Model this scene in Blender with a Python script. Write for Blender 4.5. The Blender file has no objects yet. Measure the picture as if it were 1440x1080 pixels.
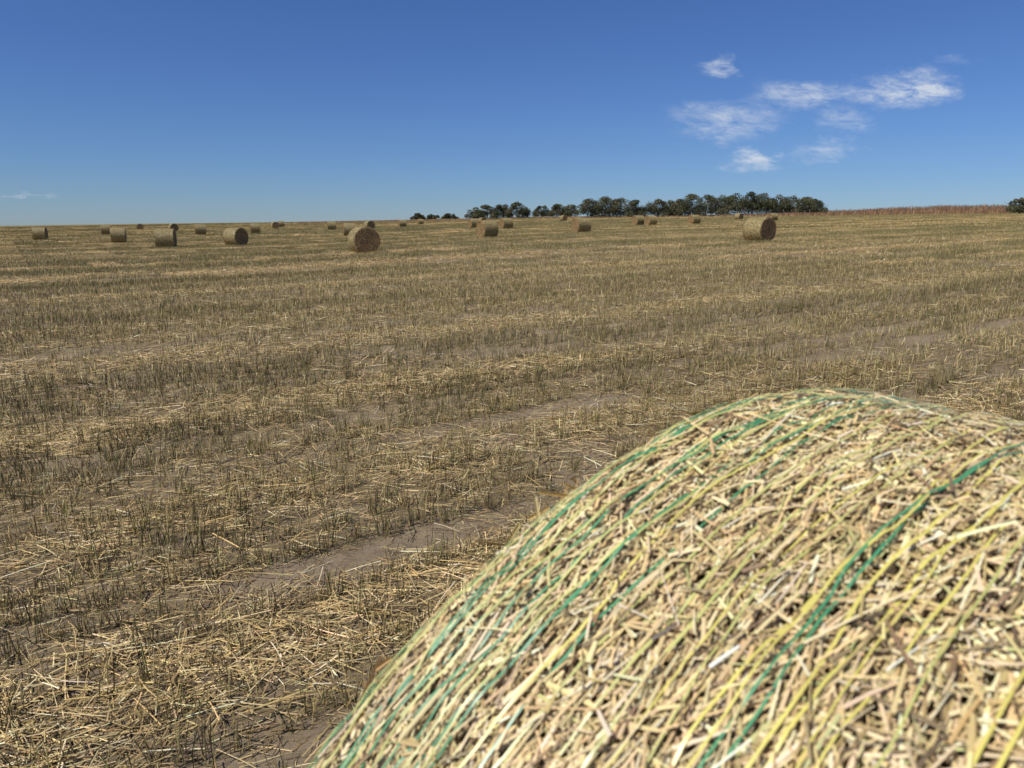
import bpy, math, numpy as np
from mathutils import Vector
rng=np.random.default_rng(7)
scene=bpy.context.scene
COL=bpy.context.collection
R34=math.radians(34)
RV=np.array([math.cos(R34),math.sin(R34)]); NV=np.array([-math.sin(R34),math.cos(R34)])
# ------------------------------------------------------------ noise / terrain
TAB=np.random.default_rng(3).random((256,256))
def vn(x,y):
    xi=np.floor(x).astype(int);yi=np.floor(y).astype(int);fx=x-xi;fy=y-yi
    fx=fx*fx*(3-2*fx);fy=fy*fy*(3-2*fy)
    a=TAB[xi&255,yi&255];b=TAB[(xi+1)&255,yi&255];c=TAB[xi&255,(yi+1)&255];d=TAB[(xi+1)&255,(yi+1)&255]
    return (a*(1-fx)+b*fx)*(1-fy)+(c*(1-fx)+d*fx)*fy
def fbm(x,y,o=4):
    s=0;a=.5;t=0
    for i in range(o):
        s=s+a*vn(x*2**i+i*17.3,y*2**i+i*9.1);t+=a;a*=.5
    return s/t
def sm(a,b,x):
    t=np.clip((x-a)/(b-a),0,1);return t*t*(3-2*t)
def qr(x,y):
    return x*NV[0]+y*NV[1], x*RV[0]+y*RV[1]
def gauss(q,c,w): return np.exp(-((q-c)/w)**2)
def warpq(q,r): return q+ .3*(fbm(r*.25+5,q*.3,3)-.5)*(1+.02*np.abs(q))
def streak(x,y):
    """long streaks along the travel direction, 0..1, in several widths"""
    q,r=qr(x,y);q=warpq(q,r)
    a=fbm(q*1.5+13,r*.05,2);b=fbm(q*.42+50,r*.02+7,2)
    w=sm(10,40,q)
    return np.clip(.5+((a-.5)*(1-.5*w)+(b-.5)*(.5+.9*w))*2.1,0,1)
def bands(x,y):
    """litter and bare-soil amounts 0..1 across the travel direction"""
    q,r=qr(x,y)
    qq=warpq(q,r)
    rag=fbm(r*.9,q*2.2+40,3)
    bare=0*q
    for c,w,s in ((.9,.15,.9),(2.1,.16,1.),(2.45,.1,.5),(3.35,.17,1.),(3.9,.1,.5),(4.95,.18,1.),(5.75,.15,.7),(7.5,.2,.9),(8.6,.18,.7),(10.9,.2,.7)):
        bare=bare+s*gauss(qq,c,w)
    lit=0*q
    for c,w,s in ((1.4,.3,.7),(2.8,.28,1.1),(4.3,.3,.5),(6.6,.3,.9),(9.75,.5,2.3),(11.6,.35,.6),(13.0,.4,1.5)):
        lit=lit+s*gauss(qq,c,w)
    far=sm(13.5,16,q)
    ph=(qq-9.75)/9.3
    pf=np.abs(ph-np.round(ph))*9.3
    lit=lit+far*(1.6*np.exp(-(pf/.9)**2)+.5*np.exp(-((pf-3.1)/.5)**2))
    bare=bare+far*(.7*np.exp(-((pf-1.7)/.35)**2))
    bare=np.clip(bare*(.2+sm(.32,.6,rag)*.95)+ .3*sm(.70,.8,fbm(x*1.1+70,y*1.1,3)),0,1)
    lit=np.clip(lit*(.55+.8*rag)+.12*sm(.55,.8,fbm(x*.5,y*.5+33,3)),0,1.8)
    return lit,bare
def fence_y(x): return 262-.16*np.maximum(x-40,0)
def zb(x,y):
    S=1.1;X=x/S;Y=y/S
    z=.0075*Y+.012*np.tanh(X/500)*500+.00001*np.maximum(Y,0)**2
    z=z-.36*sm(6,-18,X)*sm(8,34,Y)-.004*np.maximum(-X-25,0)*sm(60,160,Y)
    d=np.maximum(Y-300,0)
    z=z-np.where(d<60,.0003*d*d,.0003*3600+.036*(d-60))
    z=z+.5*(fbm(X*.012+9,Y*.012,2)-.5)*sm(60,200,Y)
    z=z*S
    z=z+(1.3+.5*fbm(x*.05,y*.0,2))*sm(75,150,x)*np.exp(-((y-fence_y(x)-9)/6)**2)
    return z
def terr(x,y):
    r=np.hypot(x,y);k=1-sm(25,60,r)
    l,b=bands(x,y)
    z=zb(x,y)+k*(.05*(fbm(x*1.5,y*1.5,3)-.5)+.045*(fbm(x*6,y*6,3)-.5)-.03*b)
    return z
# ------------------------------------------------------------ mesh helpers
def mesh_np(name,V,Fq,col=None,mat=None,smooth=False,midx=None):
    me=bpy.data.meshes.new(name)
    V=np.asarray(V,dtype=np.float32).reshape(-1,3);Fq=np.asarray(Fq,dtype=np.int32)
    k=Fq.shape[1];n=len(Fq)
    me.vertices.add(len(V));me.vertices.foreach_set("co",V.ravel())
    me.loops.add(n*k);me.loops.foreach_set("vertex_index",Fq.ravel())
    me.polygons.add(n);me.polygons.foreach_set("loop_start",np.arange(n,dtype=np.int32)*k)
    me.update(calc_edges=True)
    if smooth: me.polygons.foreach_set("use_smooth",np.ones(n,dtype=bool))
    if col is not None:
        a=me.color_attributes.new("Col","FLOAT_COLOR","POINT")
        c=np.ones((len(V),4),dtype=np.float32);c[:,:3]=col
        a.data.foreach_set("color",c.ravel())
    if mat is not None:
        for m in (mat if isinstance(mat,(list,tuple)) else [mat]): me.materials.append(m)
    if midx is not None: me.polygons.foreach_set("material_index",np.asarray(midx,dtype=np.int32))
    me.validate();me.update()
    return me
def obj(name,me,parent=None,link=True):
    o=bpy.data.objects.new(name,me)
    if link: COL.objects.link(o)
    if parent: o.parent=parent
    return o
def norm(a): return a/np.maximum(np.linalg.norm(a,axis=-1,keepdims=True),1e-9)
def strips(P,D,L,W,N,bend,col,seg=3,cross=3,taper=.6):
    n=len(P);D=norm(D);S=norm(np.cross(D,N));N2=np.cross(S,D)
    t=np.linspace(0,1,seg+1)
    C=P[:,None]+D[:,None]*(L[:,None]*t)[...,None]+bend[:,None]*((t*t)[None,:,None])
    w=W[:,None]*(1-(1-taper)*t)[None]
    if cross==3:
        offs=[(-.5,0),(0,.42),(.5,0)]
    else: offs=[(-.5,0),(.5,0)]
    V=np.stack([C+S[:,None]*(w*a)[...,None]+N2[:,None]*(w*b)[...,None] for a,b in offs],axis=2)
    c=len(offs)
    base=(np.arange(n)*(seg+1)*c)[:,None,None]
    i=np.arange(seg)[None,:,None];j=np.arange(c-1)[None,None,:]
    a=base+i*c+j
    Fq=np.stack([a,a+1,a+c+1,a+c],axis=-1).reshape(-1,4)
    cc=np.repeat(col,(seg+1)*c,axis=0)
    return V.reshape(-1,3),Fq,cc
def merge(parts):
    Vs=[];Fs=[];Cs=[];o=0
    for V,Fq,c in parts:
        Vs.append(V);Fs.append(Fq+o);Cs.append(c);o+=len(V)
    return np.concatenate(Vs),np.concatenate(Fs),np.concatenate(Cs)
def pick(pal,wts,n,rg,var=.18):
    pal=np.array(pal);w=np.array(wts,float);w/=w.sum()
    c=pal[rg.choice(len(pal),n,p=w)]
    return np.clip(c*(1+var*rg.normal(size=(n,1)))*(1+.04*rg.normal(size=(n,3))),.01,.85)
# ------------------------------------------------------------ materials
def newmat(name):
    m=bpy.data.materials.new(name);m.use_nodes=True;nt=m.node_tree
    for n in list(nt.nodes): nt.nodes.remove(n)
    return m,nt
def straw_mat(name,rough=.5,spec=.35,randamt=.25,gain=1.0):
    m,nt=newmat(name);N=nt.nodes.new;Lk=nt.links.new
    out=N("ShaderNodeOutputMaterial");b=N("ShaderNodeBsdfPrincipled")
    at=N("ShaderNodeAttribute");at.attribute_name="Col"
    vm=N("ShaderNodeVectorMath");vm.operation="SCALE"
    Lk(at.outputs["Color"],vm.inputs[0])
    if randamt>0:
        oi=N("ShaderNodeObjectInfo")
        mr=N("ShaderNodeMapRange");mr.inputs["To Min"].default_value=gain*(1-randamt);mr.inputs["To Max"].default_value=gain*(1+randamt)
        Lk(oi.outputs["Random"],mr.inputs["Value"]);Lk(mr.outputs[0],vm.inputs["Scale"])
    else: vm.inputs["Scale"].default_value=gain
    Lk(vm.outputs[0],b.inputs["Base Color"])
    b.inputs["Roughness"].default_value=rough;b.inputs["Specular IOR Level"].default_value=spec
    Lk(b.outputs[0],out.inputs[0])
    return m
M_straw=straw_mat("bale_straw_mat",.45,.38,.0)
M_stub=straw_mat("stubble_mat",.6,.22,.0,1.05)
M_stubi=straw_mat("stubble_patch_mat",.6,.22,.18,1.05)
M_leaf=straw_mat("leaf_mat",.5,.3,.0)
def ground_mat():
    m,nt=newmat("field_soil_mat");N=nt.nodes.new;Lk=nt.links.new
    out=N("ShaderNodeOutputMaterial");b=N("ShaderNodeBsdfPrincipled")
    b.inputs["Roughness"].default_value=.95;b.inputs["Specular IOR Level"].default_value=.1
    tc=N("ShaderNodeTexCoord")
    at=N("ShaderNodeAttribute");at.attribute_name="Col"
    sp=N("ShaderNodeSeparateColor");Lk(at.outputs["Color"],sp.inputs[0])
    def noise(scale,det=6,rough=.6,vec=None):
        n=N("ShaderNodeTexNoise");n.inputs["Scale"].default_value=scale;n.inputs["Detail"].default_value=det;n.inputs["Roughness"].default_value=rough
        Lk(vec if vec else tc.outputs["Object"],n.inputs["Vector"]);return n
    def ramp(fac,stops):
        r=N("ShaderNodeValToRGB");Lk(fac,r.inputs[0]);e=r.color_ramp.elements
        while len(e)<len(stops): e.new(.5)
        for el,(p,c) in zip(e,stops): el.position=p;el.color=(*c,1)
        return r
    def mix(f,a,c):
        x=N("ShaderNodeMix");x.data_type="RGBA"
        if isinstance(f,float): x.inputs[0].default_value=f
        else: Lk(f,x.inputs[0])
        Lk(a,x.inputs[6]);Lk(c,x.inputs[7]);return x.outputs[2]
    n1=noise(1.3);n2=noise(14,8,.7)
    soil=ramp(n2.outputs[0],[(.25,(.16,.118,.073)),(.5,(.31,.24,.158)),(.75,(.42,.335,.23))])
    soil2=ramp(n1.outputs[0],[(.3,(.22,.168,.108)),(.7,(.35,.275,.185))])
    s=mix(.45,soil.outputs[0],soil2.outputs[0])
    mp=N("ShaderNodeMapping");mp.inputs["Rotation"].default_value=(0,0,-R34);mp.inputs["Scale"].default_value=(9,60,20)
    Lk(tc.outputs["Object"],mp.inputs["Vector"])
    n3=noise(1.0,6,.75,mp.outputs[0])
    ch=ramp(n3.outputs[0],[(.35,(.055,.042,.022)),(.52,(.155,.12,.057)),(.66,(.38,.295,.15))])
    cm=ramp(n3.outputs[0],[(.43,(0,0,0)),(.55,(1,1,1))])
    am=N("ShaderNodeMath");am.operation="MULTIPLY_ADD";Lk(sp.outputs[1],am.inputs[0]);am.inputs[1].default_value=-.85;am.inputs[2].default_value=.95
    am2=N("ShaderNodeMath");am2.operation="MULTIPLY";Lk(am.outputs[0],am2.inputs[0]);Lk(cm.outputs[0],am2.inputs[1])
    near=mix(am2.outputs[0],s,ch.outputs[0])
    n4=noise(.07,6,.6);n5=noise(2.2,10,.8)
    f1=ramp(n5.outputs[0],[(.3,(.065,.054,.023)),(.5,(.15,.122,.055)),(.72,(.29,.235,.115))])
    f2=ramp(n4.outputs[0],[(.3,(.11,.093,.039)),(.7,(.185,.15,.071))])
    fr=mix(.4,f1.outputs[0],f2.outputs[0])
    gl=N("ShaderNodeRGB");gl.outputs[0].default_value=(.44,.35,.18,1)
    lm=N("ShaderNodeMath");lm.operation="MULTIPLY";lm.use_clamp=True;Lk(sp.outputs[0],lm.inputs[0]);lm.inputs[1].default_value=.55
    fr=mix(lm.outputs[0],fr,gl.outputs[0])
    c=mix(sp.outputs[2],near,fr)
    Lk(c,b.inputs["Base Color"])
    ad=N("ShaderNodeMath");ad.operation="ADD";Lk(n2.outputs[0],ad.inputs[0]);Lk(n3.outputs[0],ad.inputs[1])
    bp=N("ShaderNodeBump");bp.inputs["Strength"].default_value=.85;bp.inputs["Distance"].default_value=.03
    Lk(ad.outputs[0],bp.inputs["Height"]);Lk(bp.outputs[0],b.inputs["Normal"])
    Lk(b.outputs[0],out.inputs[0]);return m
# ------------------------------------------------------------ ground sheet
def axis(A,k,n,c,lo,hi):
    t=np.linspace(-1,1,n);v=c+A*np.sinh(k*t);return v[(v>=lo)&(v<=hi)]
gx=axis(1.4,7,600,0,-760,760);gy=axis(1.6,7,680,2.5,-60,860)
gy=np.unique(np.concatenate([gy,np.arange(190,285,2.0)]))
GX,GY=np.meshgrid(gx,gy)
GZ=terr(GX,GY)
lit,bare=bands(GX,GY)
lit=lit+.5*sm(.55,.95,streak(GX,GY))
far=sm(35,110,np.hypot(GX,GY))
nx,ny=len(gx),len(gy)
idx=np.arange(nx*ny).reshape(ny,nx)
Fg=np.stack([idx[:-1,:-1],idx[:-1,1:],idx[1:,1:],idx[1:,:-1]],-1).reshape(-1,4)
obj("stubble_field_ground",mesh_np("stubble_field_ground",np.stack([GX,GY,GZ],-1),Fg,np.stack([lit,bare,far],-1).reshape(-1,3),ground_mat(),True))
# ------------------------------------------------------------ stubble
P_STEM=[(.20,.170,.066),(.28,.220,.094),(.46,.36,.17),(.115,.122,.045),(.13,.095,.050),(.60,.49,.27)]
W_STEM=[.28,.27,.15,.13,.12,.06]
P_LIT=[(.64,.50,.26),(.50,.36,.155),(.34,.24,.105),(.155,.11,.06),(.76,.65,.42)]
W_LIT=[.23,.27,.25,.20,.05]
def stem_geo(P,h0,h1,w,rg,seg,cross,tilt=.2,hs=None,tone=None):
    n=len(P);P=P.copy();P[:,2]-=.02
    az=rg.uniform(0,6.283,n);ti=np.abs(rg.normal(size=n))*tilt
    lodged=rg.random(n)<.16;ti=np.where(lodged,rg.uniform(.6,1.3,n),ti)
    D=np.stack([np.sin(ti)*np.cos(az),np.sin(ti)*np.sin(az),np.cos(ti)],-1)
    L=rg.uniform(h0,h1,n)
    if hs is not None: L=L*hs
    a2=rg.uniform(0,6.283,n)
    Nn=np.stack([np.cos(a2),np.sin(a2),0*a2],-1)
    b=np.stack([rg.normal(size=n),rg.normal(size=n),-np.abs(rg.normal(size=n))],-1)*L[:,None]*.1
    c=pick(P_STEM,W_STEM,n,rg)
    if tone is not None: c=c*tone[:,None]
    return strips(P,D,L,w*rg.uniform(.7,1.4,n),Nn,b,c,seg,cross,.7)
def litter_geo(P,l0,l1,w,rg,seg,cross,dirv,spread=.35,tone=None):
    n=len(P)
    az=rg.uniform(0,6.283,n);k=rg.random(n)<.5;az=np.where(k,dirv+rg.normal(size=n)*spread,az)
    el=rg.normal(size=n)*.14
    D=np.stack([np.cos(el)*np.cos(az),np.cos(el)*np.sin(az),np.sin(el)],-1)
    L=rg.uniform(l0,l1,n)*rg.uniform(.35,1,n)
    P=P-D*L[:,None]*.5
    Nn=np.tile([0,0,1.],(n,1))+rg.normal(size=(n,3))*.3
    b=np.stack([rg.normal(size=n),rg.normal(size=n),-np.abs(rg.normal(size=n))*.5],-1)*L[:,None]*.08
    c=pick(P_LIT,W_LIT,n,rg)
    if tone is not None: c=c*tone[:,None]
    return strips(P,D,L,w*rg.uniform(.6,1.6,n),Nn,b,c,seg,cross,.8)
libB=bpy.data.collections.new("stubble_patches");libC=bpy.data.collections.new("stubble_blocks")
def addlib(name,parts,coll):
    V,Fq,c=merge(parts)
    o=bpy.data.objects.new(name,mesh_np(name,V,Fq,c,M_stubi));coll.objects.link(o)
def rowpos(n,half,sp,rg):
    k=int(2*half/sp);rows=(rg.integers(0,k,n)+.5)*sp-half
    return np.stack([rg.uniform(-half,half,n),rows+rg.normal(size=n)*.02,np.zeros(n)],-1)
def sqpos(n,half,zh,rg):
    return np.stack([rg.uniform(-half,half,n),rg.uniform(-half,half,n),np.abs(rg.normal(size=n))*zh],-1)
def lift(part,g): return part[0],part[1],part[2]*np.array(g)
for i in range(8):
    ns,nl,g=((340,20,(.84,.88,.84)) if i<4 else (230,110,(1.12,1.08,1.02)) if i<6 else (60,420,(1.22,1.17,1.1)))
    addlib("patch_%02d"%i,[lift(stem_geo(rowpos(ns,.6,.30,rng),.08,.19,.007,rng,1,2),g),lift(litter_geo(sqpos(nl,.6,.04,rng),.1,.35,.0075,rng,1,2,0),g)],libB)
for i in range(8):
    ns,nl,g=((400,20,(.84,.88,.84)) if i<4 else (260,140,(1.12,1.08,1.02)) if i<6 else (80,420,(1.22,1.17,1.1)))
    addlib("block_%02d"%i,[lift(stem_geo(rowpos(ns,1.6,.40,rng),.1,.22,.02,rng,1,2),g),lift(litter_geo(sqpos(nl,1.6,.06,rng),.25,.6,.02,rng,1,2,0),g)],libC)
def scatter(name,P,rot,scl,ix,coll):
    me=bpy.data.meshes.new(name);n=len(P);me.vertices.add(n);me.vertices.foreach_set("co",P.astype(np.float32).ravel())
    a=me.attributes.new("rot","FLOAT_VECTOR","POINT");a.data.foreach_set("vector",rot.astype(np.float32).ravel())
    a=me.attributes.new("scl","FLOAT_VECTOR","POINT");a.data.foreach_set("vector",scl.astype(np.float32).ravel())
    a=me.attributes.new("idx","INT","POINT");a.data.foreach_set("value",ix.astype(np.int32))
    me.update()
    o=obj(name,me)
    ng=bpy.data.node_groups.new(name+"_nodes","GeometryNodeTree")
    ng.interface.new_socket("Geometry",in_out="INPUT",socket_type="NodeSocketGeometry")
    ng.interface.new_socket("Geometry",in_out="OUTPUT",socket_type="NodeSocketGeometry")
    N=ng.nodes.new;Lk=ng.links.new
    gi=N("NodeGroupInput");go=N("NodeGroupOutput");ip=N("GeometryNodeInstanceOnPoints");ci=N("GeometryNodeCollectionInfo")
    ci.inputs["Collection"].default_value=coll;ci.inputs["Separate Children"].default_value=True;ci.inputs["Reset Children"].default_value=True
    ip.inputs["Pick Instance"].default_value=True
    def na(t,nm):
        x=N("GeometryNodeInputNamedAttribute");x.data_type=t;x.inputs["Name"].default_value=nm;return x.outputs["Attribute"]
    Lk(gi.outputs[0],ip.inputs["Points"]);Lk(ci.outputs[0],ip.inputs["Instance"])
    Lk(na("INT","idx"),ip.inputs["Instance Index"]);Lk(na("FLOAT_VECTOR","rot"),ip.inputs["Rotation"]);Lk(na("FLOAT_VECTOR","scl"),ip.inputs["Scale"])
    Lk(ip.outputs[0],go.inputs[0])
    md=o.modifiers.new("scatter","NODES");md.node_group=ng
    return o
# foreground bale pose
BR=.72;BL=1.2;TH=.585;CAMZ=1.65;DROP=.192
BU=np.array([math.cos(TH),math.sin(TH)]);BA=np.array([-math.sin(TH),math.cos(TH)])
FE=np.array([.270,.820]);BC=FE-BA*BL/2
def inbale(x,y,m=.0):
    ax=(x-BC[0])*BA[0]+(y-BC[1])*BA[1];la=(x-BC[0])*BU[0]+(y-BC[1])*BU[1]
    return (np.abs(ax)<BL/2+m)&(np.abs(la)<.42+m)
def wedge(x,y,r0,r1,az=.82):
    r=np.hypot(x,y);return (r>=r0)&(r<r1)&((np.abs(np.arctan2(x,y))<az)|(r<3.0))
# near field: tufts in drill rows, built directly
q=np.arange(-4,27,.25);r=np.arange(-26,28,.05)
Q,Rr=np.meshgrid(q,r,indexing="ij")
rowd=rng.uniform(.6,1.25,(len(q),1))*np.ones_like(Q)
Q0=Q;Q=Q+rng.normal(size=Q.shape)*.022+.10*(fbm(Rr*.22,Q*.15,2)-.5);Rr=Rr+rng.uniform(-.028,.028,Rr.shape)
X=Q*NV[0]+Rr*RV[0];Y=Q*NV[1]+Rr*RV[1]
clump=fbm(Rr*1.6+11,Q0*3.1,3)
X=X.ravel();Y=Y.ravel();clump=clump.ravel();rowd=rowd.ravel()
k=wedge(X,Y,0,26);X=X[k];Y=Y[k];clump=clump[k];rowd=rowd[k]
l,b=bands(X,Y);sk=streak(X,Y)
pr=(.48+.9*sm(.35,.58,clump))*(1-.94*b)*(1-.5*np.clip(l,0,1))*rowd
k=(rng.random(len(X))<pr)&~inbale(X,Y);X=X[k];Y=Y[k];sk=sk[k];rowd=rowd[k]
hs=rng.uniform(.65,1.1,len(X))*(.58+.33*rowd+.33*(1-sk));tone=(.58+.35*fbm(X*1.3+3,Y*1.3,3)+.5*sk)*rng.uniform(.8,1.2,len(X))
d=np.hypot(X,Y);rep=np.where(d<9,17,np.where(d<16,12,9))
def spread(X,Y,rep,sd,zh=0.,zoff=0.):
    i=np.repeat(np.arange(len(X)),rep);x=X[i]+rng.normal(size=len(i))*sd;y=Y[i]+rng.normal(size=len(i))*sd
    return i,np.stack([x,y,terr(x,y)+zoff+np.abs(rng.normal(size=len(i)))*zh],-1)
i,P=spread(X,Y,rep,.024)
dd=np.hypot(P[:,0],P[:,1]);nr=dd<7
g1=stem_geo(P[nr],.06,.18,.0038,rng,2,3,hs=hs[i][nr],tone=tone[i][nr])
wf=.0042+.00012*(dd[~nr]-7)
g2=stem_geo(P[~nr],.06,.18,wf,rng,1,2,hs=hs[i][~nr],tone=tone[i][~nr])
obj("stubble",mesh_np("stubble",*merge([g1,g2]),M_stub))
# loose straw
def rnd_area(m,R,p=.5):
    rr=R*np.sqrt(rng.random(m));aa=rng.uniform(-.82,.82,m);return rr*np.sin(aa),rr*np.cos(aa)
X,Y=rnd_area(26000,26);x2,y2=rnd_area(4600,9);X=np.concatenate([X,x2,rng.uniform(-3,3,700)]);Y=np.concatenate([Y,y2,rng.uniform(-1,3.5,700)])
l,b=bands(X,Y);sk=streak(X,Y);pr=(.11+.16*sk+.60*l)*(1-.7*b)
k=(rng.random(len(X))<pr)&~inbale(X,Y);X=X[k];Y=Y[k]
tone=rng.uniform(.55,1.05,len(X))+.28*np.clip(l[k],0,1);dirs=R34+rng.normal(size=len(X))*.6
d=np.hypot(X,Y);i,P=spread(X,Y,np.where(d<9,26,18),.13,.018,.004)
dd=np.hypot(P[:,0],P[:,1]);nr=dd<7
g1=litter_geo(P[nr],.04,.32,.0038,rng,2,3,dirs[i][nr],tone=tone[i][nr])
g2=litter_geo(P[~nr],.05,.34,.0052,rng,1,2,dirs[i][~nr],tone=tone[i][~nr])
X,Y=rnd_area(48000,9);_,b=bands(X,Y);k=~inbale(X,Y)&(rng.random(len(X))>.5*b);X=X[k];Y=Y[k]
P=np.stack([X,Y,terr(X,Y)+.004],-1)
g3=litter_geo(P,.02,.09,.0034,rng,1,3,R34,tone=rng.uniform(.45,1.0,len(X)))
obj("loose_straw_litter",mesh_np("loose_straw_litter",*merge([g1,g2,g3]),M_stub))
def zone(name,cell,r0,r1,coll,zs):
    q=np.arange(-120,r1+60,cell);r=np.arange(-r1,r1+40,cell)
    Q,Rr=np.meshgrid(q,r,indexing="ij");Q=Q.ravel();Rr=Rr.ravel()
    X=Q*NV[0]+Rr*RV[0];Y=Q*NV[1]+Rr*RV[1]
    k=wedge(X,Y,r0,r1);X=X[k];Y=Y[k];l,b=bands(X,Y);sk=streak(X,Y);n=len(X)
    hi=rng.random(n)<np.clip(l*.9-.1,0,.95);mid=rng.random(n)<sm(.45,.85,sk)
    ix=np.where(hi,rng.integers(6,8,n),np.where(mid,rng.integers(4,6,n),rng.integers(0,4,n)))
    keep=rng.random(n)>.5*b;X=X[keep];Y=Y[keep];ix=ix[keep];sk=sk[keep];n=len(X)
    e=cell*.5
    sx=(zb(X+e,Y)-zb(X-e,Y))/(2*e);sy=(zb(X,Y+e)-zb(X,Y-e))/(2*e)
    s=np.ones(n)
    scatter(name,np.stack([X,Y,terr(X,Y)],-1),np.stack([np.arctan(sy),-np.arctan(sx),R34+np.pi*rng.integers(0,2,n)],-1),np.stack([s,s,zs*(.65+.5*(1-sk)+.3*fbm(X*.15,Y*.15,3))*rng.uniform(.85,1.15,n)],-1),ix,coll)
zone("stubble_far",1.2,25.5,85,libB,1.0)
zone("stubble_distant",3.2,84,340,libC,1.0)
# ------------------------------------------------------------ bales
P_BALE=[(.74,.59,.33),(.66,.50,.24),(.50,.365,.165),(.26,.18,.095),(.80,.70,.47),(.52,.49,.21),(.12,.085,.05)]
W_BALE=[.33,.27,.15,.09,.08,.05,.04]
def core_mat():
    m,nt=newmat("bale_core_mat");N=nt.nodes.new;Lk=nt.links.new
    out=N("ShaderNodeOutputMaterial");b=N("ShaderNodeBsdfPrincipled");b.inputs["Roughness"].default_value=.8;b.inputs["Specular IOR Level"].default_value=.15
    tc=N("ShaderNodeTexCoord");n=N("ShaderNodeTexNoise");n.inputs["Scale"].default_value=30;n.inputs["Detail"].default_value=8;n.inputs["Roughness"].default_value=.75
    mp=N("ShaderNodeMapping");mp.inputs["Scale"].default_value=(1,3,1);Lk(tc.outputs["Object"],mp.inputs[0]);Lk(mp.outputs[0],n.inputs["Vector"])
    r=N("ShaderNodeValToRGB");Lk(n.outputs[0],r.inputs[0]);e=r.color_ramp.elements
    e[0].position=.35;e[0].color=(.06,.042,.025,1);e[1].position=.7;e[1].color=(.33,.24,.12,1)
    Lk(r.outputs[0],b.inputs["Base Color"]);bp=N("ShaderNodeBump");bp.inputs["Strength"].default_value=1;bp.inputs["Distance"].default_value=.02
    Lk(n.outputs[0],bp.inputs["Height"]);Lk(bp.outputs[0],b.inputs["Normal"]);Lk(b.outputs[0],out.inputs[0]);return m
M_core=core_mat()
M_net=straw_mat("net_wrap_mat",.35,.5,.0)
EDGE=.05
def rad(s,R,L):
    e=np.clip((np.abs(s)-(L/2-EDGE))/EDGE,0,1)
    return R-EDGE+EDGE*np.sqrt(np.maximum(1-e*e,0))
def lump(ph,s,sd):
    return .018*(fbm((np.cos(ph)+2)*3+sd*7,(np.sin(ph)+2)*3+s*4+sd,4)-.5)
def surf(ph,s,off,R,L,sd):
    """local: axis along Y, phi from +Z toward +X"""
    r=rad(s,R,L)+off+lump(ph,s,sd)
    x=r*np.sin(ph);z=r*np.cos(ph)
    z=np.where(z<-R+.06,-R+.06+(z+R-.06)*.25,z)
    return np.stack([x,s+0*x,z],-1)
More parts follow.
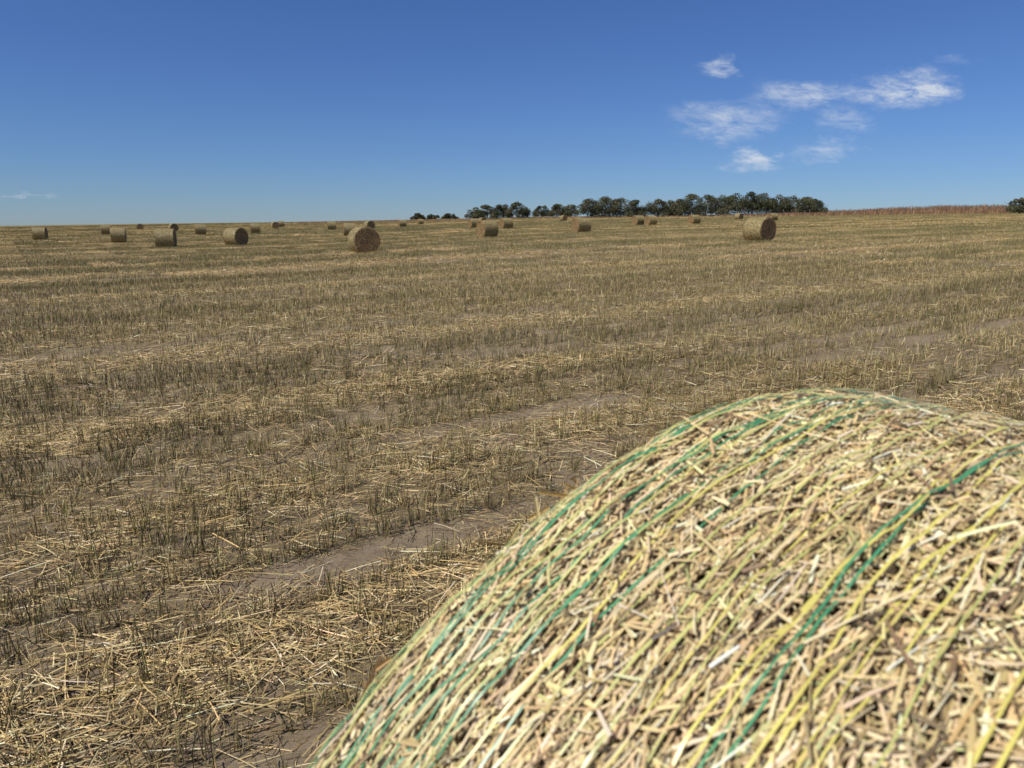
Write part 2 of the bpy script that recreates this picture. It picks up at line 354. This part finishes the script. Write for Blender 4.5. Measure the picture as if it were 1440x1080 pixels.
def bale_parts(R,L,sd,nside,nend,l0,l1,w0,w1,seg,cross,strands,topbias=False,skew=0.,wn=1.,fuzz=.06,slope=0.,tint=(1,1,1),tinte=(.86,.74,.62),tl=.08,ofs=.005,al=.62):
    rg=np.random.default_rng(sd)
    nph=96;sv=np.concatenate([[-L/2],np.linspace(-L/2+.004,-L/2+EDGE,5),np.linspace(-L/2+EDGE,L/2-EDGE,22)[1:-1],np.linspace(L/2-EDGE,L/2-.004,5),[L/2]])
    ph=np.linspace(0,2*np.pi,nph,endpoint=False);PH,SV=np.meshgrid(ph,sv)
    V=surf(PH,SV,-.013,R,L,sd);ns=len(sv)
    V=V.reshape(-1,3);ii=np.arange(ns*nph).reshape(ns,nph);F=[np.stack([ii[:-1],np.roll(ii,-1,1)[:-1],np.roll(ii,-1,1)[1:],ii[1:]],-1).reshape(-1,4)]
    for side in (0,ns-1):
        prev=ii[side]
        for f in (.8,.6,.4,.2,.02):
            ring=V[ii[side]].copy();c=np.array([0,ring[0,1],0]);ring=c+(ring-c)*f;ring[:,1]+=(rg.normal(size=nph)*.006)
            st=len(V);V=np.concatenate([V,ring]);cur=np.arange(st,st+nph)
            F.append(np.stack([prev,np.roll(prev,-1),np.roll(cur,-1),cur],-1));prev=cur
    core=(V,np.concatenate(F),np.zeros((len(V),3)))
    n=nside
    if topbias:
        nt_=int(n*.75);ph=np.concatenate([rg.uniform(-1.75,1.1,nt_),rg.uniform(-np.pi,np.pi,n-nt_)])
    else: ph=rg.uniform(-np.pi,np.pi,n)
    s=rg.uniform(-L/2,L/2,n)
    off=rg.normal(size=n)*ofs-.002
    C=surf(ph,s,off,R,L,sd)
    Nn=np.stack([np.sin(ph),0*ph,np.cos(ph)],-1);e=np.clip((np.abs(s)-(L/2-EDGE))/EDGE,0,1)*np.sign(s)
    Nn[:,1]=e*1.0;Nn=norm(Nn)
    T=np.stack([np.cos(ph),0*ph,-np.sin(ph)],-1);A=np.cross(Nn,T)
    an=np.where(rg.random(n)<al,rg.normal(size=n)*.36,rg.uniform(-1.57,1.57,n))+skew
    ti=rg.normal(size=n)*tl;fz=rg.random(n)<fuzz;ti=np.where(fz,rg.normal(size=n)*.3,ti)
    D=norm((T*np.cos(an)[:,None]+A*np.sin(an)[:,None])+Nn*ti[:,None])
    Ls=np.clip(l0+(l1-l0)*rg.beta(1.1,3.2,n),l0,l1);W=wn*(w0+(w1-w0)*rg.beta(1.2,3.4,n))
    col=pick(P_BALE,W_BALE,n,rg)*np.array(tint)
    col*=(.74+.52*fbm(s*6+sd,ph*5,3))[:,None]
    P=C-D*Ls[:,None]*.5
    cv=(Ls**2/(2*R)*np.cos(an)**2)
    D2=norm(D*Ls[:,None]+Nn*cv[:,None]);P=P-Nn*(cv*.25)[:,None]
    nr=norm(Nn+rg.normal(size=(n,3))*.35)
    side=strips(P,D2,Ls,W,nr,-Nn*(cv*1.0)[:,None]+rg.normal(size=(n,3))*(Ls*.035)[:,None],np.clip(col,0,.85),seg,cross,.75)
    n=nend;r=R*np.sqrt(rg.random(n))*.985;ph=rg.uniform(-np.pi,np.pi,n);sg=rg.choice([-1,1],n)
    C=np.stack([r*np.sin(ph),sg*(L/2+rg.normal(size=n)*.006),np.maximum(r*np.cos(ph),-R+.05)],-1)
    Nn=np.stack([0*ph,sg+0*ph,0*ph],-1).astype(float);T=np.stack([np.cos(ph),0*ph,-np.sin(ph)],-1);A=np.cross(Nn,T)
    an=rg.normal(size=n)*.6;ti=rg.normal(size=n)*.15
    D=norm(T*np.cos(an)[:,None]+A*np.sin(an)[:,None]+Nn*ti[:,None]);Ls=rg.uniform(l0,l1,n)*.8;W=wn*rg.uniform(w0,w1,n)
    col=pick(P_BALE,W_BALE,n,rg)*np.array(tinte)*(.7+.6*fbm(r*14,ph*1.2+9,2))[:,None]
    end=strips(C-D*Ls[:,None]*.5,D,Ls,W,norm(Nn+rg.normal(size=(n,3))*.3),rg.normal(size=(n,3))*(Ls*.04)[:,None],col,max(1,seg-1),cross,.8)
    Vn=[];Fn=[];Cn=[];o=0
    for (s0,w,c,lift_) in strands:
        m=420;ph=np.linspace(-np.pi,np.pi,m)
        wob=.016*(fbm(ph*3+s0*91,ph*0+s0*13,3)-.5)*2+slope*R*ph*.5*(1-sm(.35,.6,abs(s0))*.9)
        ss=np.clip(s0+wob,-L/2+.004,L/2-.004)
        of=lift_+.012*(fbm(ph*16+s0*31,ph*0+s0*57,3)-.5)
        ww=w*(.4+1.2*fbm(ph*12+s0*17,ph*0+3,2))
        a=surf(ph,ss-ww/2,of,R,L,sd);b=surf(ph,ss+ww/2,of+.0006,R,L,sd)
        V=np.stack([a,b],1).reshape(-1,3);i=np.arange(m-1)*2
        cc=np.array(c)[None]*(.75+.5*fbm(ph*20,ph*0+s0*9,2))[:,None]
        Vn.append(V);Fn.append(np.stack([i,i+1,i+3,i+2],-1)+o);Cn.append(np.repeat(cc,2,axis=0));o+=len(V)
    net=(np.concatenate(Vn),np.concatenate(Fn),np.concatenate(Cn)) if strands else None
    return core,side,end,net
def make_bale_mesh(name,parts):
    core,side,end,net=parts
    lst=[core,side,end]+([net] if net else [])
    mi=[0,1,1]+([2] if net else [])
    V,F,C=merge(lst);midx=np.concatenate([np.full(len(p[1]),k) for p,k in zip(lst,mi)])
    return mesh_np(name,V,F,C,[M_core,M_straw,M_net],False,midx)
YEL=(.62,.55,.14);GRN=(.07,.26,.12);YG=(.48,.48,.16)
rg=np.random.default_rng(5)
st=[]
s0=-.59
while s0<.47:
    st.append((s0,rg.uniform(.0011,.0023),YEL if rg.random()<.7 else YG,rg.uniform(.004,.009)));s0+=rg.uniform(.008,.032)
for s0 in (.592,.582,.572,.56,.548,.535,.52,.505,.49,.47,.45,.335,.325):
    st.append((s0+rg.normal()*.003,.0017,GRN,rg.uniform(.005,.009)))
for s0 in (.592,.578,.56,.545,.525,.50,.48): st.append((s0,.0016,YG,.008))
fg=make_bale_mesh("round_hay_bale",bale_parts(BR,BL,11,155000,10000,.007,.085,.001,.005,2,3,st,True,0.12,slope=.12,fuzz=.010,tl=.05,ofs=.0045,al=.56))
fo=obj("round_hay_bale",fg);gz=CAMZ-DROP-BR
fo.location=(BC[0],BC[1],gz);fo.rotation_euler=(0,0,TH)
# distant bales
DR=.72;DL=1.3
dm=[]
for v in range(4):
    rg=np.random.default_rng(50+v)
    st=[(s0,.012,(.38,.37,.15),.006) for s0 in np.linspace(-.6,.6,9)+rg.normal(size=9)*.02]
    dm.append(make_bale_mesh("round_hay_bale_far_%d"%v,bale_parts(DR,DL,20+v,7000,4200,.08,.26,.006,.016,1,2,st,tint=(.72,.70,.60),tinte=(.60,.49,.39))))
B=[(-48.8,78,20),(-55.9,104,30),(-33.4,64,24),(-73.8,150,118),(-23.9,52,15),(-56,125,130),(-38,92,28),(-19.8,54,155),(-33,97,25),
(-42.3,135,120),(-50.3,165,30),(-27,113,22),(-16.8,78,20),(-7.25,36.8,119),(-21.7,115,125),(-19.6,135,24),(-20,165,28),(-5.3,105,30),(-5.9,150,120),
(-1.85,56.5,34),(-.7,90,28),(11.2,165,120),(5.85,64,27),(16.4,98.5,30),(17.6,96,24),(25,104,28),(44.9,150,122),(13.1,40,124),(44,128,22)]
for i,(x,y,yaw) in enumerate(B):
    x*=1.1;y*=1.1
    z=float(terr(np.array([x]),np.array([y]))[0])
    o=obj("round_hay_bale",dm[i%4]);o.location=(x,y,z+DR-.05)
    o.rotation_euler=(0,0,math.radians(yaw-90))
    f=1+.05*math.sin(i*2.3);o.scale=(1,f,1)
# ------------------------------------------------------------ trees
def tree_parts(x,y,h,w,rg,dens=1.):
    z0=float(zb(np.array([x]),np.array([y]))[0])
    br=[]
    nt_=int(rg.integers(2,4))
    def limb(a,b,r0,r1):
        d=norm(b-a);u=norm(np.cross(d,[.3,.9,.1]));v=np.cross(d,u);k=6;t=np.arange(k)*2*np.pi/k
        ring=np.cos(t)[:,None]*u+np.sin(t)[:,None]*v
        V=np.concatenate([a+ring*r0,b+ring*r1]);i=np.arange(k);br.append((V,np.stack([i,(i+1)%k,(i+1)%k+k,i+k],-1),np.tile([.10,.08,.06],(2*k,1))))
    for i in range(nt_):
        a=np.array([x+rg.normal()*w*.08,y+rg.normal()*w*.08,z0-.1]);b=a+np.array([rg.normal()*w*.12,rg.normal()*w*.12,h*.4]);limb(a,b,.16,.11)
        for j in range(4):
            c=b+np.array([rg.normal()*w*.2,rg.normal()*w*.2,h*rg.uniform(.12,.4)]);limb(b,c,.09,.03)
    nb=int(9+w*1.3);cl=[]
    for i in range(nb):
        u=rg.uniform(-1,1);cx=x+u*w*.46;cy=y+rg.uniform(-1,1)*w*.33
        top=h*(1-.45*u*u)*rg.uniform(.8,1.02);cr=rg.uniform(.16,.27)*h
        cz=z0+rg.uniform(.18*h,max(top-cr*.8,.3*h));
        cl.append((cx,cy,cz,cr*rg.uniform(.9,1.4),cr*.85))
    for i in range(int(w*.9)):
        u=rg.uniform(-1,1);cr=rg.uniform(.12,.2)*h
        cl.append((x+u*w*.45,y+rg.uniform(-1,1)*w*.3,z0+h*(1-.42*u*u)-cr*rg.uniform(.8,1.2),cr*1.2,cr*.8))
    for (cx,cy,cz,rx,rz) in cl:
        n=int(190*dens);d=norm(rg.normal(size=(n,3)));rr=rg.uniform(.55,1.08,n)[:,None]
        C=np.array([cx,cy,cz])+d*rr*np.array([rx,rx,rz]);C[:,2]=np.maximum(C[:,2],z0+.1)
        D=norm(rg.normal(size=(n,3))+d*.4);Nn=norm(d+rg.normal(size=(n,3))*.7)
        base=np.array([.066,.070,.031])*rg.uniform(.5,1.8)
        if rg.random()<.25: base=np.array([.11,.10,.053])
        col=np.clip(base*(1+.35*rg.normal(size=(n,1))),.008,.3)
        br.append(strips(C,D,rg.uniform(.2,.42,n),rg.uniform(.14,.28,n),Nn,D*0,col,1,2,.4))
    return br
rg=np.random.default_rng(21)
parts=[]
T=[(-.124,292,2.6,5),(-.105,285,2.0,6),(-.082,285,2.2,6),(-.05,268,4.2,6),(-.033,268,4.6,7),(-.012,262,4.6,7),(.008,262,5.0,8),(.04,282,4.2,6),(.062,280,4.6,7),(.078,285,4.4,6),
(.102,262,6.0,8),(.121,262,6.6,9),(.142,264,6.2,8),(.165,262,5.6,8),(.19,264,5.7,8),(.207,270,5.4,6),(.222,266,5.6,7),(.235,262,7.0,9),(.257,262,6.8,9),(.276,266,6.6,8),
(.295,262,7.2,9),(.312,262,7.3,9),(.33,262,7.2,9),(.350,264,6.6,8),(.368,262,6.2,8),(.388,258,5.6,8),(.40,256,4.6,6)]
for u,y,h,w in T:
    parts+=tree_parts(u*y*1.0,y,h*1.12,w,rg)
V,F,C=merge(parts);obj("distant_tree_line",mesh_np("distant_tree_line",V,F,C,M_leaf))
V,F,C=merge(tree_parts(.672*224,224,4.8,8,rg));obj("spreading_tree",mesh_np("spreading_tree",V,F,C,M_leaf))
# ------------------------------------------------------------ verge + fence
n=42000
X=rng.uniform(-75,260,n);k=rng.random(n)<.35;X=np.where(k,rng.uniform(70,240,n),X)
Y=fence_y(X)+4+rng.uniform(-1,1,n)*9
grow=sm(60,120,X)
Z=zb(X,Y)-.05
P=np.stack([X,Y,Z],-1);ti=np.abs(rng.normal(size=n))*.3;az=rng.uniform(0,6.28,n)
D=np.stack([np.sin(ti)*np.cos(az),np.sin(ti)*np.sin(az),np.cos(ti)],-1)
L=(.4+.9*fbm(X*.12,Y*.3,3))*(.6+.75*grow)*rng.uniform(.6,1.2,n)
a2=rng.uniform(-.6,.6,n)
s=strips(P,D,L,rng.uniform(.06,.17,n),np.stack([np.sin(a2),-np.cos(a2),0*a2],-1),rng.normal(size=(n,3))*.12,pick([(.33,.19,.10),(.23,.135,.075),(.42,.27,.15),(.13,.09,.055)],[.35,.32,.17,.16],n,rng),1,2,.3)
obj("dry_grass_verge",mesh_np("dry_grass_verge",*s,M_stub))
def box(c,h):
    v=np.array([[a,b,d] for a in (-1,1) for b in (-1,1) for d in (-1,1)])*np.array(h)+np.array(c)
    f=np.array([[0,1,3,2],[4,6,7,5],[0,4,5,1],[2,3,7,6],[0,2,6,4],[1,5,7,3]]);return v,f,np.tile([.10,.085,.07],(8,1))
pp=[];xs=np.arange(62,262,4.2);tops=[]
for x in xs:
    y=float(fence_y(x))+2;z=float(zb(np.array([x]),np.array([y]))[0]);hh=1.1+rng.uniform(-.08,.08)
    pp.append(box((x,y,z+hh*.9),(.08,.08,hh)));tops.append((x,y,z))
for a,b in zip(tops[:-1],tops[1:]):
    for hz in (.6,1.1,1.7):
        A=np.array(a)+[0,0,hz];Bq=np.array(b)+[0,0,hz]
        v=np.array([A+[0,0,-.01],A+[0,0,.01],Bq+[0,0,.01],Bq+[0,0,-.01]]);pp.append((v,np.array([[0,1,2,3]]),np.tile([.2,.2,.2],(4,1))))
V,F,C=merge(pp);obj("wire_fence",mesh_np("wire_fence",V,F,C,M_leaf))
# ------------------------------------------------------------ light
el=math.radians(52);sh=np.array([-.8,-.6]);sh=sh/np.linalg.norm(sh)
sv=Vector((sh[0]*math.cos(el),sh[1]*math.cos(el),math.sin(el)))
ld=bpy.data.lights.new("sun","SUN");ld.energy=5.0;ld.angle=math.radians(.5);ld.color=(1,.95,.87)
lo=bpy.data.objects.new("sun",ld);COL.objects.link(lo);lo.rotation_euler=sv.to_track_quat("Z","Y").to_euler()
w=bpy.data.worlds.new("World");scene.world=w;w.use_nodes=True;nt=w.node_tree
for nn in list(nt.nodes): nt.nodes.remove(nn)
N=nt.nodes.new;Lk=nt.links.new
out=N("ShaderNodeOutputWorld");bg=N("ShaderNodeBackground");bg.inputs[1].default_value=.060
sky=N("ShaderNodeTexSky");sky.sky_type="NISHITA";sky.sun_disc=False;sky.sun_elevation=el;sky.sun_rotation=math.atan2(sh[0],sh[1])
sky.altitude=300;sky.air_density=1.0;sky.dust_density=.0;sky.ozone_density=2.5
tc=N("ShaderNodeTexCoord");sx=N("ShaderNodeSeparateXYZ");Lk(tc.outputs["Generated"],sx.inputs[0])
def M(op,a,b=None,c=None,clamp=False):
    x=N("ShaderNodeMath");x.operation=op;x.use_clamp=clamp
    for i,v in enumerate((a,b,c)):
        if v is None: continue
        if isinstance(v,(int,float)): x.inputs[i].default_value=v
        else: Lk(v,x.inputs[i])
    return x.outputs[0]
yy=M("MAXIMUM",sx.outputs[1],.02)
u=M("DIVIDE",sx.outputs[0],yy);v=M("DIVIDE",sx.outputs[2],yy)
cw=N("ShaderNodeCombineXYZ");Lk(u,cw.inputs[0]);Lk(M("MULTIPLY",v,1.8),cw.inputs[1])
wn_=N("ShaderNodeTexNoise");wn_.inputs["Scale"].default_value=16;wn_.inputs["Detail"].default_value=7;wn_.inputs["Roughness"].default_value=.7
Lk(cw.outputs[0],wn_.inputs["Vector"]);ws=N("ShaderNodeSeparateColor");Lk(wn_.outputs["Color"],ws.inputs[0])
uw=M("ADD",u,M("MULTIPLY",M("SUBTRACT",ws.outputs[0],.5),.12));vw=M("ADD",v,M("MULTIPLY",M("SUBTRACT",ws.outputs[1],.5),.05))
tot=None
for (u0,v0,ru,rv,s) in ((.505,.166,.085,.030,1.0),(.53,.170,.035,.014,.45),(.375,.158,.095,.024,.7),(.27,.190,.035,.015,.6),(.274,.130,.09,.030,.5),(.285,.110,.05,.02,.35),(.316,.079,.055,.015,.85),(.41,.091,.06,.018,.5),(.425,.126,.05,.02,.45),(.56,.20,.04,.01,.15),(-.643,.032,.06,.003,.3)):
    a=M("DIVIDE",M("SUBTRACT",uw,u0),ru);b=M("DIVIDE",M("SUBTRACT",vw,v0),rv)
    d=M("ADD",M("MULTIPLY",a,a),M("MULTIPLY",b,b))
    m=M("SUBTRACT",1.0,d,clamp=True);m=M("MULTIPLY",M("MULTIPLY",m,m),s)
    tot=m if tot is None else M("ADD",tot,m)
cb=N("ShaderNodeCombineXYZ");Lk(M("ADD",u,M("MULTIPLY",v,.9)),cb.inputs[0]);Lk(M("MULTIPLY",v,2.6),cb.inputs[1])
nz=N("ShaderNodeTexNoise");nz.inputs["Scale"].default_value=30;nz.inputs["Detail"].default_value=10;nz.inputs["Roughness"].default_value=.66;nz.inputs["Distortion"].default_value=.35
Lk(cb.outputs[0],nz.inputs["Vector"])
nm=N("ShaderNodeMapRange");nm.inputs["From Min"].default_value=.34;nm.inputs["From Max"].default_value=.74;Lk(nz.outputs[0],nm.inputs["Value"])
cl=M("MULTIPLY",M("MULTIPLY",tot,nm.outputs[0]),1.8,clamp=True)
cl=M("MULTIPLY",cl,.85)
hz=M("SUBTRACT",1.0,M("MULTIPLY",sx.outputs[2],4.0),clamp=True)
tc2=N("ShaderNodeMix");tc2.data_type="RGBA";Lk(hz,tc2.inputs[0]);tc2.inputs[6].default_value=(.60,.86,1.40,1);tc2.inputs[7].default_value=(.57,.83,1.36,1)
tint=N("ShaderNodeMix");tint.data_type="RGBA";tint.blend_type="MULTIPLY";tint.inputs[0].default_value=1
Lk(sky.outputs[0],tint.inputs[6]);Lk(tc2.outputs[2],tint.inputs[7])
mx=N("ShaderNodeMix");mx.data_type="RGBA";Lk(cl,mx.inputs[0]);Lk(tint.outputs[2],mx.inputs[6]);mx.inputs[7].default_value=(10.8,11.7,13.2,1)
Lk(mx.outputs[2],bg.inputs[0]);Lk(bg.outputs[0],out.inputs[0])
# ------------------------------------------------------------ camera
cd=bpy.data.cameras.new("camera");co=bpy.data.objects.new("camera",cd);COL.objects.link(co);scene.camera=co
cd.sensor_width=36;cd.lens=26;cd.clip_start=.02;cd.clip_end=3000
co.location=(0,0,CAMZ);co.rotation_euler=(math.radians(90)-math.atan(228/1040),0,0)
cd.dof.use_dof=True;cd.dof.focus_distance=10.0;cd.dof.aperture_fstop=10
vs=scene.view_settings;vs.view_transform="Standard";vs.look="None";vs.exposure=0;vs.gamma=1
